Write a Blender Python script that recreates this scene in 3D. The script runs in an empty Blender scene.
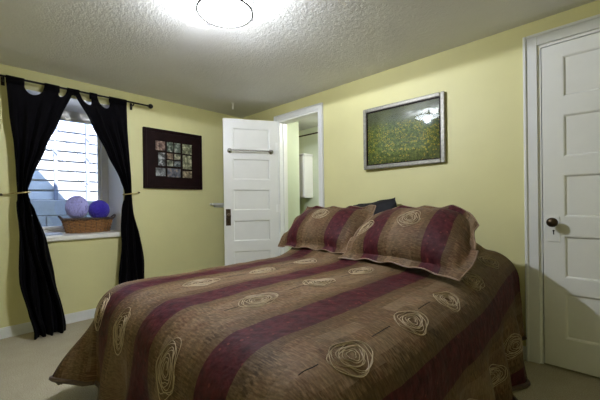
import bpy, math, random
from mathutils import Vector, Matrix, noise
random.seed(7)
PI = math.pi
S = bpy.context.scene
COL = S.collection

# ---------------------------------------------------------------- camera
CAMZ = 1.039
def cam_axis(x, y, z):
    rol, pit, yaw = math.radians(-0.74), math.radians(-0.14), math.radians(43.91)
    c, s = math.cos(rol), math.sin(rol); x, y = c*x - s*y, s*x + c*y
    c, s = math.cos(pit), math.sin(pit); z, y = c*z - s*y, s*z + c*y
    c, s = math.cos(yaw), math.sin(yaw)
    return Vector((-s*z + c*x, c*z + s*x, y))
cd = bpy.data.cameras.new('camera'); cam = bpy.data.objects.new('camera', cd); COL.objects.link(cam)
cd.sensor_width = 36.0; cd.lens = 36.0*319.7/600.0; cd.shift_y = 5.4/600.0; cd.clip_start = 0.02
rx, uy, fz = cam_axis(1, 0, 0), cam_axis(0, 1, 0), cam_axis(0, 0, 1)
M = Matrix.Identity(4)
for i in range(3):
    M[i][0] = rx[i]; M[i][1] = uy[i]; M[i][2] = -fz[i]
M[2][3] = CAMZ
cam.matrix_world = M
S.camera = cam

# ---------------------------------------------------------------- sky, sun, exposure
SKY_STRENGTH = 8.5
SUN_STRENGTH = 46.0
DISH_STRENGTH = 6.0
DISH_WATT = 96.0
RIM_WATT = 8.0
BULB_WATT = 24.0
BATH_WATT = 60.0
w = bpy.data.worlds.new('sky'); S.world = w; w.use_nodes = True
bg = w.node_tree.nodes['Background']
bg.inputs[0].default_value = (0.40, 0.58, 1.0, 1); bg.inputs[1].default_value = SKY_STRENGTH
sl = bpy.data.lights.new('sun', 'SUN'); sl.energy = SUN_STRENGTH; sl.angle = math.radians(0.5); sl.color = (1, 0.97, 0.92)
sun = bpy.data.objects.new('sun', sl); COL.objects.link(sun)
sun.location = (3, 0, 6)
sun.rotation_euler = Vector((-math.cos(math.radians(50)), 0.0, -math.sin(math.radians(50)))).to_track_quat('-Z', 'Y').to_euler()
S.view_settings.view_transform = 'Standard'; S.view_settings.look = 'None'
S.view_settings.gamma = 1.0; S.view_settings.use_curve_mapping = False
S.view_settings.exposure = 0.0

# ---------------------------------------------------------------- materials
def srgb(r, g, b):
    def f(c):
        c /= 255.0
        return c/12.92 if c <= .04045 else ((c+.055)/1.055)**2.4
    return (f(r), f(g), f(b), 1)
class NT:
    def __init__(s, m): s.t = m.node_tree; s.n = s.t.nodes; s.l = s.t.links
    def node(s, typ, **kw):
        n = s.n.new(typ)
        for k, v in kw.items(): setattr(n, k, v)
        return n
    def put(s, sock, v):
        if hasattr(v, 'is_output') or isinstance(v, bpy.types.NodeSocket): s.l.new(v, sock)
        else: sock.default_value = v
    def math(s, op, a, b=0.0, c=None):
        n = s.node('ShaderNodeMath', operation=op); s.put(n.inputs[0], a); s.put(n.inputs[1], b)
        if c is not None: s.put(n.inputs[2], c)
        return n.outputs[0]
    def mix(s, fac, a, b):
        n = s.node('ShaderNodeMix', data_type='RGBA'); s.put(n.inputs[0], fac); s.put(n.inputs[6], a); s.put(n.inputs[7], b)
        return n.outputs[2]
    def noise(s, scale, detail=2, rough=.5, vec=None):
        n = s.node('ShaderNodeTexNoise'); n.inputs['Scale'].default_value = scale; n.inputs['Detail'].default_value = detail
        n.inputs['Roughness'].default_value = rough
        if vec is not None: s.l.new(vec, n.inputs['Vector'])
        return n
    def ramp(s, fac, stops):
        n = s.node('ShaderNodeValToRGB'); e = n.color_ramp.elements
        e[0].position, e[0].color = stops[0]; e[1].position, e[1].color = stops[-1]
        for p, c in stops[1:-1]:
            q = e.new(p); q.color = c
        s.put(n.inputs[0], fac); return n.outputs[0]
    def coord(s, which='Object'): return s.node('ShaderNodeTexCoord').outputs[which]
    def bump(s, h, strength=.3, dist=.01):
        n = s.node('ShaderNodeBump'); n.inputs['Strength'].default_value = strength; n.inputs['Distance'].default_value = dist
        s.l.new(h, n.inputs['Height']); return n.outputs[0]
def mat(name, col, rough=.6, metal=0.0, var=.06, nscale=6, bump=0.0, bscale=200, bdist=.002, spec=.5, sheen=0.0):
    m = bpy.data.materials.new(name); m.use_nodes = True; t = NT(m)
    b = t.n['Principled BSDF']
    vec = t.node('ShaderNodeNewGeometry').outputs['Position']
    nz = t.noise(nscale, 4, .55, vec).outputs[0]
    dark = tuple(c*(1-var) for c in col[:3]) + (1,); lite = tuple(min(1, c*(1+var)) for c in col[:3]) + (1,)
    t.l.new(t.ramp(nz, [(.3, dark), (.7, lite)]), b.inputs['Base Color'])
    b.inputs['Roughness'].default_value = rough; b.inputs['Metallic'].default_value = metal
    b.inputs['Specular IOR Level'].default_value = spec
    if sheen: b.inputs['Sheen Weight'].default_value = sheen
    if bump:
        t.l.new(t.bump(t.noise(bscale, 3, .6, vec).outputs[0], bump, bdist), b.inputs['Normal'])
    return m
def emis(name, col, strength):
    m = bpy.data.materials.new(name); m.use_nodes = True; t = NT(m); b = t.n['Principled BSDF']
    b.inputs['Base Color'].default_value = col; b.inputs['Emission Color'].default_value = col
    b.inputs['Emission Strength'].default_value = strength; b.inputs['Roughness'].default_value = .4
    return m
MT = {}
MT['wall'] = mat('yellow_wall_paint', srgb(210, 205, 150), .55, var=.03, nscale=3, bump=.12, bscale=120)
MT['bath'] = mat('pale_green_wall_paint', srgb(206, 216, 194), .55, var=.03, nscale=3, bump=.1, bscale=120)
MT['white'] = mat('white_gloss_paint', srgb(222, 222, 216), .32, var=.02, nscale=8, bump=.05, bscale=60)
MT['trim'] = mat('white_trim_paint', srgb(216, 217, 214), .35, var=.02, nscale=8)
MT['jamb'] = mat('white_jamb_paint', srgb(232, 232, 228), .35, var=.02, nscale=8)
MT['sill'] = mat('white_sill_paint', srgb(228, 226, 218), .4, var=.03, nscale=10)
MT['bronze'] = mat('aged_bronze', srgb(72, 60, 44), .38, metal=.85, var=.25, nscale=40)
MT['chrome'] = mat('brushed_chrome', srgb(176, 174, 170), .25, metal=1, var=.05, nscale=40)
MT['silver'] = mat('silver_leaf', srgb(138, 136, 126), .45, metal=.4, var=.25, nscale=60, bump=.3, bscale=150)
MT['black_metal'] = mat('black_iron', srgb(22, 20, 20), .4, metal=.6, var=.2, nscale=40)
MT['black_cloth'] = mat('black_curtain_cloth', srgb(7, 6, 9), .9, var=.3, nscale=30, bump=.3, bscale=500, spec=.08)
MT['black_pillow'] = mat('black_pillow_cloth', srgb(14, 13, 18), .7, var=.3, nscale=30, spec=.3)
MT['cord'] = mat('cream_cord', srgb(176, 158, 100), .7, var=.15, nscale=120)
MT['cream'] = mat('cream_box_spring', srgb(206, 196, 150), .8, var=.06, nscale=20)
MT['wood_dark'] = mat('espresso_wood', srgb(26, 12, 12), .5, var=.3, nscale=12, spec=.1)
MT['thread'] = mat('cream_thread', srgb(168, 150, 120), .6, var=.1, nscale=80)
MT['wicker'] = mat('wicker', srgb(150, 106, 58), .55, var=.4, nscale=60)
MT['wicker_dark'] = mat('dark_wicker', srgb(84, 66, 54), .55, var=.35, nscale=60)
MT['lav'] = mat('lavender_wool', srgb(172, 170, 226), .9, var=.12, nscale=60, sheen=.3, spec=.1)
MT['purple'] = mat('violet_wool', srgb(66, 52, 176), .9, var=.18, nscale=60, sheen=.3, spec=.1)
MT['concrete'] = mat('concrete_block', srgb(114, 117, 124), .9, var=.12, nscale=10, bump=.4, bscale=60, bdist=.004)
MT['board'] = mat('whitewashed_board', srgb(150, 154, 164), .8, var=.1, nscale=8, bump=.2, bscale=80)
MT['post'] = mat('weathered_post', srgb(86, 92, 112), .8, var=.12, nscale=20)
MT['soil'] = mat('gravel', srgb(120, 118, 116), .95, var=.3, nscale=40, bump=.6, bscale=80, bdist=.01)
MT['roof'] = mat('sun_blocker_grey', srgb(90, 86, 84), .9, var=.2, nscale=20)
MT['enamel'] = mat('white_enamel', srgb(236, 236, 236), .3, var=.02)
MT['paper'] = mat('folded_paper', srgb(196, 204, 222), .8, var=.08, nscale=40)

def ceiling_mat():
    m = bpy.data.materials.new('stippled_ceiling_plaster'); m.use_nodes = True; t = NT(m); b = t.n['Principled BSDF']
    p = t.node('ShaderNodeNewGeometry').outputs['Position']
    big = t.noise(1.6, 3, .5, p).outputs[0]
    t.l.new(t.ramp(big, [(.3, srgb(222, 222, 223)), (.7, srgb(232, 232, 233))]), b.inputs['Base Color'])
    b.inputs['Roughness'].default_value = .75
    a = t.noise(38, 4, .6, p).outputs[0]; c = t.noise(90, 2, .5, p).outputs[0]
    t.l.new(t.bump(t.math('ADD', a, t.math('MULTIPLY', c, .7)), .5, .007), b.inputs['Normal'])
    return m
MT['ceiling'] = ceiling_mat()
def carpet_mat():
    m = bpy.data.materials.new('beige_carpet'); m.use_nodes = True; t = NT(m); b = t.n['Principled BSDF']
    p = t.node('ShaderNodeNewGeometry').outputs['Position']
    a = t.noise(180, 3, .7, p).outputs[0]; g = t.noise(9, 3, .5, p).outputs[0]
    c1 = t.ramp(a, [(.3, srgb(150, 140, 118)), (.7, srgb(200, 193, 172))])
    c2 = t.mix(t.math('MULTIPLY', g, .35), c1, srgb(132, 121, 96))
    t.l.new(c2, b.inputs['Base Color']); b.inputs['Roughness'].default_value = .95
    b.inputs['Specular IOR Level'].default_value = .1
    t.l.new(t.bump(a, .6, .006), b.inputs['Normal'])
    return m
MT['carpet'] = carpet_mat()

STRIPE_P, STRIPE_W = .48, .145          # comforter stripe period and width
def brocade_mat():
    """stripes by U (metres across the cloth), woven patches by V (metres along it)"""
    m = bpy.data.materials.new('striped_brocade'); m.use_nodes = True; t = NT(m); b = t.n['Principled BSDF']
    uv = t.node('ShaderNodeUVMap'); uv.uv_map = 'cloth'
    sep = t.node('ShaderNodeSeparateXYZ'); t.l.new(uv.outputs[0], sep.inputs[0])
    u, v = sep.outputs[0], sep.outputs[1]
    wob = t.noise(9, 2, .5, uv.outputs[0]).outputs[0]
    uw = t.math('ADD', u, t.math('MULTIPLY', t.math('SUBTRACT', wob, .5), .012))
    fr = t.math('FRACT', t.math('DIVIDE', t.math('ADD', uw, 10*STRIPE_P), STRIPE_P))      # 0.5 = stripe centre
    dist = t.math('ABSOLUTE', t.math('SUBTRACT', fr, .5))
    stripe = t.math('LESS_THAN', dist, STRIPE_W/STRIPE_P/2)
    # maroon with little red and pale flecks
    n1 = t.noise(30, 3, .6, uv.outputs[0]).outputs[0]
    maroon = t.ramp(n1, [(.3, srgb(44, 15, 19)), (.75, srgb(82, 32, 36))])
    vo = t.node('ShaderNodeTexVoronoi'); vo.inputs['Scale'].default_value = 22; t.l.new(uv.outputs[0], vo.inputs['Vector'])
    fleck = t.math('LESS_THAN', vo.outputs['Distance'], .13)
    maroon = t.mix(t.math('MULTIPLY', fleck, .45), maroon, srgb(120, 62, 54))
    # bronze ground: mottled brown, olive, rust
    n2 = t.noise(7, 4, .65, uv.outputs[0]).outputs[0]; n3 = t.noise(60, 3, .7, uv.outputs[0]).outputs[0]
    mp = t.node('ShaderNodeMapping'); mp.inputs['Scale'].default_value = (150, 28, 1); t.l.new(uv.outputs[0], mp.inputs[0])
    strk = t.noise(1, 3, .6, mp.outputs[0]).outputs[0]
    mp2 = t.node('ShaderNodeMapping'); mp2.inputs['Scale'].default_value = (34, 130, 1); t.l.new(uv.outputs[0], mp2.inputs[0])
    strk2 = t.noise(1, 3, .6, mp2.outputs[0]).outputs[0]
    ground = t.ramp(n2, [(.28, srgb(50, 38, 24)), (.45, srgb(86, 66, 41)), (.6, srgb(92, 62, 40)), (.75, srgb(60, 50, 33))])
    ground = t.mix(t.math('MULTIPLY', n3, .5), ground, srgb(38, 29, 20))
    sk = t.ramp(strk2, [(.42, (0, 0, 0, 1)), (.68, (1, 1, 1, 1))])
    ground = t.mix(t.math('MULTIPLY', sk, .5), ground, srgb(146, 120, 88))
    # outer bands of each bronze field are smoother gold, the middle carries the patches
    edge = t.math('MULTIPLY', t.math('GREATER_THAN', dist, STRIPE_W/STRIPE_P/2), t.math('LESS_THAN', dist, .235))
    ground = t.mix(t.math('MULTIPLY', edge, .45), ground, srgb(70, 54, 32))
    br = t.node('ShaderNodeTexBrick'); br.offset = .5; br.inputs['Scale'].default_value = 1
    br.inputs['Brick Width'].default_value = .19; br.inputs['Row Height'].default_value = .055; br.inputs['Mortar Size'].default_value = .0
    br.inputs['Color1'].default_value = (0, 0, 0, 1); br.inputs['Color2'].default_value = (1, 1, 1, 1)
    sw = t.node('ShaderNodeCombineXYZ'); t.l.new(v, sw.inputs[0]); t.l.new(u, sw.inputs[1]); t.l.new(sw.outputs[0], br.inputs['Vector'])
    patch = t.math('MULTIPLY', t.math('GREATER_THAN', dist, .30), br.outputs['Color'])
    ground = t.mix(t.math('MULTIPLY', patch, t.math('MULTIPLY', t.math('ADD', n3, strk), .36)), ground, srgb(136, 116, 92))
    colr = t.mix(stripe, ground, maroon)
    # cross ribs of the weave
    rib = t.math('SINE', t.math('MULTIPLY', v, 2*PI/.007))
    ribz = t.math('GREATER_THAN', t.noise(4, 1, .5, uv.outputs[0]).outputs[0], .55)
    ribm = t.math('MULTIPLY', t.math('GREATER_THAN', rib, .35), t.math('MULTIPLY', ribz, .4))
    colr = t.mix(ribm, colr, srgb(44, 32, 28))
    t.l.new(colr, b.inputs['Base Color'])
    b.inputs['Roughness'].default_value = .62; b.inputs['Specular IOR Level'].default_value = .14
    wr = t.noise(11, 3, .55, uv.outputs[0]).outputs[0]
    h = t.math('ADD', t.math('MULTIPLY', wr, 1.0), t.math('MULTIPLY', n3, .12))
    t.l.new(t.bump(h, .5, .02), b.inputs['Normal'])
    return m
MT['brocade'] = brocade_mat()

def glass_mat(name, refl=.10, rough=.0):
    m = bpy.data.materials.new(name); m.use_nodes = True; t = NT(m)
    out = t.n['Material Output']; t.n.remove(t.n['Principled BSDF'])
    tr = t.node('ShaderNodeBsdfTransparent'); gl = t.node('ShaderNodeBsdfGlossy'); gl.inputs['Roughness'].default_value = rough
    nz = t.noise(3, 1, .5, t.node('ShaderNodeNewGeometry').outputs['Position']).outputs[0]
    t.l.new(t.ramp(nz, [(.3, (.96, .98, 1, 1)), (.7, (.98, .99, 1, 1))]), tr.inputs[0])
    fr = t.node('ShaderNodeFresnel'); fr.inputs[0].default_value = 1.5
    mx = t.node('ShaderNodeMixShader'); t.l.new(t.math('ADD', t.math('MULTIPLY', fr.outputs[0], 1.0), refl), mx.inputs[0])
    t.l.new(tr.outputs[0], mx.inputs[1]); t.l.new(gl.outputs[0], mx.inputs[2]); t.l.new(mx.outputs[0], out.inputs[0])
    return m
MT['pane'] = glass_mat('window_glass', .0)
MT['picture_glass'] = glass_mat('picture_glass', .02, .03)

def meadow_mat():
    """print of a meadow with yellow flowers; object coordinates: x across, z up (0 at the bottom)"""
    m = bpy.data.materials.new('meadow_print'); m.use_nodes = True; t = NT(m); b = t.n['Principled BSDF']
    uv = t.node('ShaderNodeUVMap'); uv.uv_map = 'cloth'
    sep = t.node('ShaderNodeSeparateXYZ'); t.l.new(uv.outputs[0], sep.inputs[0]); u, v = sep.outputs[0], sep.outputs[1]
    n1 = t.noise(9, 5, .7, uv.outputs[0]).outputs[0]; n2 = t.noise(40, 4, .7, uv.outputs[0]).outputs[0]
    grass = t.ramp(n2, [(.3, srgb(30, 46, 20)), (.5, srgb(84, 102, 40)), (.7, srgb(142, 150, 66))])
    far = t.ramp(n1, [(.3, srgb(62, 70, 40)), (.6, srgb(96, 100, 56)), (.8, srgb(120, 120, 74))])
    f = t.math('MULTIPLY', t.math('SUBTRACT', v, .30), 12.0); f2 = t.node('ShaderNodeClamp'); t.l.new(f, f2.inputs[0])
    colr = t.mix(f2.outputs[0], grass, far)
    # flowers, denser and larger towards the bottom of the print
    for sc, lo, hi, th in ((46, .0, .20, .26), (66, .10, .29, .28), (90, .20, .35, .28)):
        vo = t.node('ShaderNodeTexVoronoi'); vo.inputs['Scale'].default_value = sc; t.l.new(uv.outputs[0], vo.inputs['Vector'])
        k = t.math('LESS_THAN', vo.outputs['Distance'], th)
        keep = t.math('GREATER_THAN', t.noise(10, 3, .6, uv.outputs[0]).outputs[0], .45)
        rng = t.math('MULTIPLY', t.math('GREATER_THAN', v, lo), t.math('LESS_THAN', v, hi))
        colr = t.mix(t.math('MULTIPLY', t.math('MULTIPLY', k, keep), t.math('MULTIPLY', rng, .75)), colr, srgb(224, 192, 66))
    t.l.new(colr, b.inputs['Base Color']); b.inputs['Roughness'].default_value = .6
    return m
MT['meadow'] = meadow_mat()
def photo_mat(i, a, bcol, c):
    a, bcol, c = [tuple((k*.55 + .45*sum(q[:3])/3)*f for k in q[:3])+(1,) for q, f in ((a, .22), (bcol, .6), (c, 1.0))]
    m = bpy.data.materials.new('snapshot_print_%d' % i); m.use_nodes = True; t = NT(m); b = t.n['Principled BSDF']
    o = t.coord('Object'); mp = t.node('ShaderNodeMapping'); mp.inputs['Location'].default_value = (i*1.7, i*.6, i*.9); t.l.new(o, mp.inputs[0])
    n = t.noise(26, 3, .6, mp.outputs[0]).outputs[0]
    t.l.new(t.ramp(n, [(.32, a), (.5, bcol), (.68, c)]), b.inputs['Base Color']); b.inputs['Roughness'].default_value = .3
    return m

# ---------------------------------------------------------------- mesh helpers
class MB:
    def __init__(s): s.v = []; s.f = []; s.uv = None; s.smooth = False
    def quad_box(s, x0, x1, y0, y1, z0, z1, bev=0.0, tf=None):
        if bev <= 0:
            p = [(x, y, z) for z in (z0, z1) for y in (y0, y1) for x in (x0, x1)]
            fs = [(0,2,3,1), (4,5,7,6), (0,1,5,4), (2,6,7,3), (0,4,6,2), (1,3,7,5)]
        else:
            b = min(bev, (x1-x0)*.45, (y1-y0)*.45, (z1-z0)*.45)
            p, idx, fs = [], {}, []
            X, Y, Z = (x0, x1), (y0, y1), (z0, z1)
            for i in range(2):
                for j in range(2):
                    for k in range(2):
                        sx, sy, sz = 1-2*i, 1-2*j, 1-2*k
                        c = (X[i], Y[j], Z[k])
                        idx[i,j,k,0] = len(p); p.append((c[0], c[1]+sy*b, c[2]+sz*b))
                        idx[i,j,k,1] = len(p); p.append((c[0]+sx*b, c[1], c[2]+sz*b))
                        idx[i,j,k,2] = len(p); p.append((c[0]+sx*b, c[1]+sy*b, c[2]))
            I = lambda i,j,k,a: idx[i,j,k,a]
            for i in (0,1):
                q = [I(i,0,0,0), I(i,1,0,0), I(i,1,1,0), I(i,0,1,0)]; fs.append(q if i else q[::-1])
            for j in (0,1):
                q = [I(0,j,0,1), I(1,j,0,1), I(1,j,1,1), I(0,j,1,1)]; fs.append(q[::-1] if j else q)
            for k in (0,1):
                q = [I(0,0,k,2), I(1,0,k,2), I(1,1,k,2), I(0,1,k,2)]; fs.append(q if k else q[::-1])
            for j in (0,1):
                for k in (0,1):
                    q = [I(0,j,k,1), I(1,j,k,1), I(1,j,k,2), I(0,j,k,2)]; fs.append(q if (j+k) % 2 == 1 else q[::-1])
            for i in (0,1):
                for k in (0,1):
                    q = [I(i,0,k,0), I(i,1,k,0), I(i,1,k,2), I(i,0,k,2)]; fs.append(q if (i+k) % 2 == 0 else q[::-1])
            for i in (0,1):
                for j in (0,1):
                    q = [I(i,j,0,0), I(i,j,1,0), I(i,j,1,1), I(i,j,0,1)]; fs.append(q if (i+j) % 2 == 1 else q[::-1])
            for i in (0,1):
                for j in (0,1):
                    for k in (0,1):
                        q = [I(i,j,k,0), I(i,j,k,1), I(i,j,k,2)]; fs.append(q if (i+j+k) % 2 == 1 else q[::-1])
        o = len(s.v)
        s.v += [tuple(tf(Vector(q))) if tf else q for q in p]
        s.f += [tuple(o+a for a in f) for f in fs]
        return s
    def tube(s, pts, r, n=8, closed=False, caps=True, tf=None):
        pts = [Vector(p) for p in pts]; m = len(pts); o = len(s.v)
        rad = r if isinstance(r, (list, tuple)) else [r]*m
        prev = None
        for i, p in enumerate(pts):
            if closed: d = pts[(i+1) % m] - pts[i-1]
            else: d = pts[min(i+1, m-1)] - pts[max(i-1, 0)]
            d.normalize()
            if prev is None:
                a = Vector((0,0,1)) if abs(d.z) < .9 else Vector((1,0,0)); nx = d.cross(a).normalized()
            else:
                nx = (prev - d*prev.dot(d)); nx = nx.normalized() if nx.length > 1e-6 else d.orthogonal().normalized()
            prev = nx; ny = d.cross(nx)
            for k in range(n):
                q = p + (nx*math.cos(2*PI*k/n) + ny*math.sin(2*PI*k/n))*rad[i]
                s.v.append(tuple(tf(q)) if tf else tuple(q))
        for i in range(m if closed else m-1):
            j = (i+1) % m
            for k in range(n):
                s.f.append((o+i*n+k, o+i*n+(k+1) % n, o+j*n+(k+1) % n, o+j*n+k))
        if caps and not closed:
            s.f.append(tuple(o+k for k in reversed(range(n)))); s.f.append(tuple(o+(m-1)*n+k for k in range(n)))
        s.smooth = True
        return s
    def lathe(s, prof, center, axis='z', n=24, tf=None, sx=1, sy=1):
        o = len(s.v); c = Vector(center)
        for r, h in prof:
            for k in range(n):
                a = 2*PI*k/n; p, q = r*math.cos(a)*sx, r*math.sin(a)*sy
                d = {'z': (p, q, h), 'y': (p, h, q), 'x': (h, p, q)}[axis]
                z = c + Vector(d); s.v.append(tuple(tf(z)) if tf else tuple(z))
        for i in range(len(prof)-1):
            for k in range(n):
                s.f.append((o+i*n+k, o+i*n+(k+1) % n, o+(i+1)*n+(k+1) % n, o+(i+1)*n+k))
        if prof[0][0] > 1e-5: s.f.append(tuple(o+k for k in reversed(range(n))))
        if prof[-1][0] > 1e-5: s.f.append(tuple(o+(len(prof)-1)*n+k for k in range(n)))
        s.smooth = True
        return s
    def grid(s, fn, nu, nv, uvfn=None):
        o = len(s.v)
        if uvfn and s.uv is None: s.uv = []
        for j in range(nv+1):
            for i in range(nu+1):
                s.v.append(tuple(fn(i/nu, j/nv)))
                if uvfn: s.uv.append(uvfn(i/nu, j/nv))
        for j in range(nv):
            for i in range(nu):
                a = o + j*(nu+1) + i
                s.f.append((a, a+1, a+nu+2, a+nu+1))
        s.smooth = True
        return s
    def build(s, name, material, parent=None, smooth=None, origin=None, fix=True):
        base = Vector(parent_world(parent)) if parent else (Vector(origin) if origin else s.base())
        me = bpy.data.meshes.new(name)
        me.from_pydata([tuple(Vector(v)-base) for v in s.v], [], s.f)
        if s.uv:
            ul = me.uv_layers.new(name='cloth')
            for lp in me.loops: ul.data[lp.index].uv = s.uv[lp.vertex_index]
        if fix:
            import bmesh
            bm = bmesh.new(); bm.from_mesh(me); bmesh.ops.recalc_face_normals(bm, faces=bm.faces); bm.to_mesh(me); bm.free()
        if s.smooth if smooth is None else smooth:
            me.polygons.foreach_set('use_smooth', [True]*len(me.polygons))
            try: me.set_sharp_from_angle(angle=math.radians(50))
            except Exception: pass
        me.materials.append(material)
        ob = bpy.data.objects.new(name, me); COL.objects.link(ob)
        if parent: ob.parent = parent
        else: ob.location = base
        return ob
    def base(s):
        xs, ys, zs = zip(*s.v)
        return Vector(((min(xs)+max(xs))/2, (min(ys)+max(ys))/2, min(zs)))
def parent_world(o):
    p = Vector((0, 0, 0))
    while o: p = p + Vector(o.location); o = o.parent
    return p
def tag(o, label=None, cat=None, group=None, kind=None):
    if label: o['label'] = label
    if cat: o['category'] = cat
    if group: o['group'] = group
    if kind: o['kind'] = kind
    return o
def thing(name, loc, label, cat, group=None, kind=None):
    e = bpy.data.objects.new(name, None); COL.objects.link(e); e.location = loc; e.empty_display_size = .1
    return tag(e, label, cat, group, kind)
def box(*a, bev=0.0, tf=None): return MB().quad_box(*a, bev=bev, tf=tf)
def solidify(o, th, off=-1):
    m = o.modifiers.new('thickness', 'SOLIDIFY'); m.thickness = th; m.offset = off; return o
def smoothstep(a, b, x):
    t = max(0.0, min(1.0, (x-a)/(b-a))); return t*t*(3-2*t)

# ---------------------------------------------------------------- room shell
XL, YB, ZC = -3.498, 2.542, 2.20           # window wall, bed wall, ceiling
XR, YF = 1.05, -0.95                       # walls behind the camera
WX0, WX1, WZ0, WZ1 = .31, 1.085, .745, 2.035   # window recess along y and z
GX = -4.0                                  # plane of the window
D1A, D1B, D1T = -2.780, -2.155, 2.022      # open doorway
D2A, D2B, D2T = -.318, .447, 2.034         # closed door
BY = YB + .12                              # far face of the bed wall
def struct(mb, name, m, label=None, cat=None, parent=None, **k):
    o = mb.build(name, m, parent, **k); return tag(o, label, cat, kind='structure' if not parent else None)

struct(box(-4.05, XR+.1, YF-.1, 3.75, -.12, 0), 'floor', MT['carpet'], 'beige cut pile carpet covering the bedroom floor', 'floor')
struct(box(-4.05, XR+.1, YF-.1, 3.75, ZC, ZC+.12), 'ceiling', MT['ceiling'], 'white stippled plaster ceiling with rough texture', 'ceiling')
m = MB()
m.quad_box(GX-.06, XL, YF-.1, WX0, 0, ZC); m.quad_box(GX-.06, XL, WX1, 3.75, 0, ZC)
m.quad_box(GX-.06, XL, WX0, WX1, 0, WZ0); m.quad_box(GX-.06, XL, WX0, WX1, WZ1, ZC)
struct(m, 'wall_left', MT['wall'], 'yellow painted wall with the recessed window', 'wall')
m = MB()
m.quad_box(XL, D1A, YB, BY, 0, ZC); m.quad_box(D1A, D1B, YB, BY, D1T, ZC); m.quad_box(D1B, D2A, YB, BY, 0, ZC)
m.quad_box(D2A, D2B, YB, BY, D2T, ZC); m.quad_box(D2B, XR+.1, YB, BY, 0, ZC)
struct(m, 'wall_back', MT['wall'], 'yellow painted wall behind the head of the bed', 'wall')
struct(box(XR, XR+.1, YF-.1, YB, 0, ZC), 'wall_right', MT['wall'], 'yellow painted wall right of the closed door', 'wall')
struct(box(XL, XR, YF-.1, YF, 0, ZC), 'wall_front', MT['wall'], 'yellow painted wall behind the viewpoint', 'wall')
struct(box(D2A-.15, D2B+.15, BY+.0, BY+.06, 0, ZC), 'wall_closet', MT['bath'], 'plain wall closing the space behind the white door', 'wall')
# washroom beyond the doorway
struct(box(-3.18, -3.10, BY, 3.215, 0, ZC), 'wall_partition', MT['bath'], 'pale green partition wall just inside the doorway', 'wall')
struct(box(XL, -1.55, 3.62, 3.75, 0, ZC), 'wall_far', MT['bath'], 'pale green far wall of the washroom beyond the doorway', 'wall')
struct(box(-1.65, -1.55, BY, 3.62, 0, ZC), 'wall_washroom_side', MT['bath'], 'pale green side wall of the washroom', 'wall')
# baseboards
def baseb(name, x0, x1, y0, y1, label):
    m = MB(); m.quad_box(x0, x1, y0, y1, 0, .075)
    if abs(x1-x0) > abs(y1-y0): m.quad_box(x0, x1, y0+.004, y1, .075, .085)
    else: m.quad_box(x0, x1-.004, y0, y1, .075, .085)
    struct(m, name, MT['trim'], label, 'baseboard')
baseb('baseboard_left', XL, XL+.014, YF, YB, 'white baseboard under the window wall')
baseb('baseboard_back', D1B+.08, D2A-.078, YB-.014, YB, 'white baseboard behind the bed up to the closed door')
baseb('baseboard_right', D2B+.078, XR, YB-.014, YB, 'white baseboard right of the closed door')

# door casings
def casing(name, xa, xb, zt, wd, label):
    root = thing(name, ((xa+xb)/2, YB-.02, 0), label, 'door frame', kind='structure')
    for side, x0, x1 in (('l', xa-wd, xa), ('r', xb, xb+wd)):
        m = MB(); m.quad_box(x0, x1, YB-.018, YB, 0, zt+wd, bev=.003)
        xo = x0 if side == 'l' else x1-.018
        m.quad_box(xo, xo+.018, YB-.028, YB-.018, 0, zt+wd, bev=.004)
        m.build('casing_side', MT['trim'], root)
    m = MB(); m.quad_box(xa, xb, YB-.018, YB, zt, zt+wd, bev=.003); m.quad_box(xa-wd+.018, xb+wd-.018, YB-.028, YB-.018, zt+wd-.018, zt+wd, bev=.004)
    m.build('casing_head', MT['trim'], root)
    for x0, x1 in ((xa-.001, xa+.016), (xb-.016, xb+.001)):
        box(x0, x1, YB-.002, BY+.002, 0, zt).build('jamb', MT['jamb'], root)
    box(xa+.016, xb-.016, YB-.002, BY+.002, zt-.016, zt+.001).build('jamb_head', MT['jamb'], root)
    for x0, x1 in ((xa+.016, xa+.028), (xb-.028, xb-.016)):
        box(x0, x1, YB+.05, YB+.085, 0, zt-.016).build('door_stop', MT['jamb'], root)
    return root
casing('trim_1', D1A, D1B, D1T, .06, 'white painted frame of the open doorway')
casing('trim_2', D2A, D2B, D2T, .074, 'white moulded frame around the closed door')

def panel_door(name, width, height, panels, stile, tf, label, loc, thick=.035):
    """local door space: x along the door from the hinge, y depth (0 = near face), z up"""
    root = thing(name, loc, label, 'door', kind='structure')
    m = MB(); z0 = .012
    m.quad_box(0, stile, 0, thick, z0, height, tf=tf); m.quad_box(width-stile, width, 0, thick, z0, height, tf=tf)
    zs = [z0]
    for a, b in sorted(panels): zs += [a, b]
    zs.append(height)
    for i in range(0, len(zs), 2): m.quad_box(stile, width-stile, 0, thick, zs[i], zs[i+1], tf=tf)
    m.build('slab', MT['white'], root)
    for a, b in panels:
        p = MB(); p.quad_box(stile, width-stile, .012, thick-.012, a, b, tf=tf); pn = p.build('panel', MT['white'], root)
        q = MB(); x0, x1 = stile, width-stile
        ring = lambda ins, d: [tf(Vector((x0+ins, d, a+ins))), tf(Vector((x1-ins, d, a+ins))), tf(Vector((x1-ins, d, b-ins))), tf(Vector((x0+ins, d, b-ins)))]
        for near in (0, 1):
            rs = [ring(0, .001 if not near else thick-.001), ring(.006, .003 if not near else thick-.003), ring(.014, .0125 if not near else thick-.0125)]
            o = len(q.v)
            for r in rs: q.v += [tuple(k) for k in r]
            for l in range(2):
                for k in range(4): q.f.append((o+l*4+k, o+l*4+(k+1) % 4, o+l*4+4+(k+1) % 4, o+l*4+4+k))
        q.build('panel_moulding', MT['white'], pn, smooth=False, fix=False)
    return root

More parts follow.
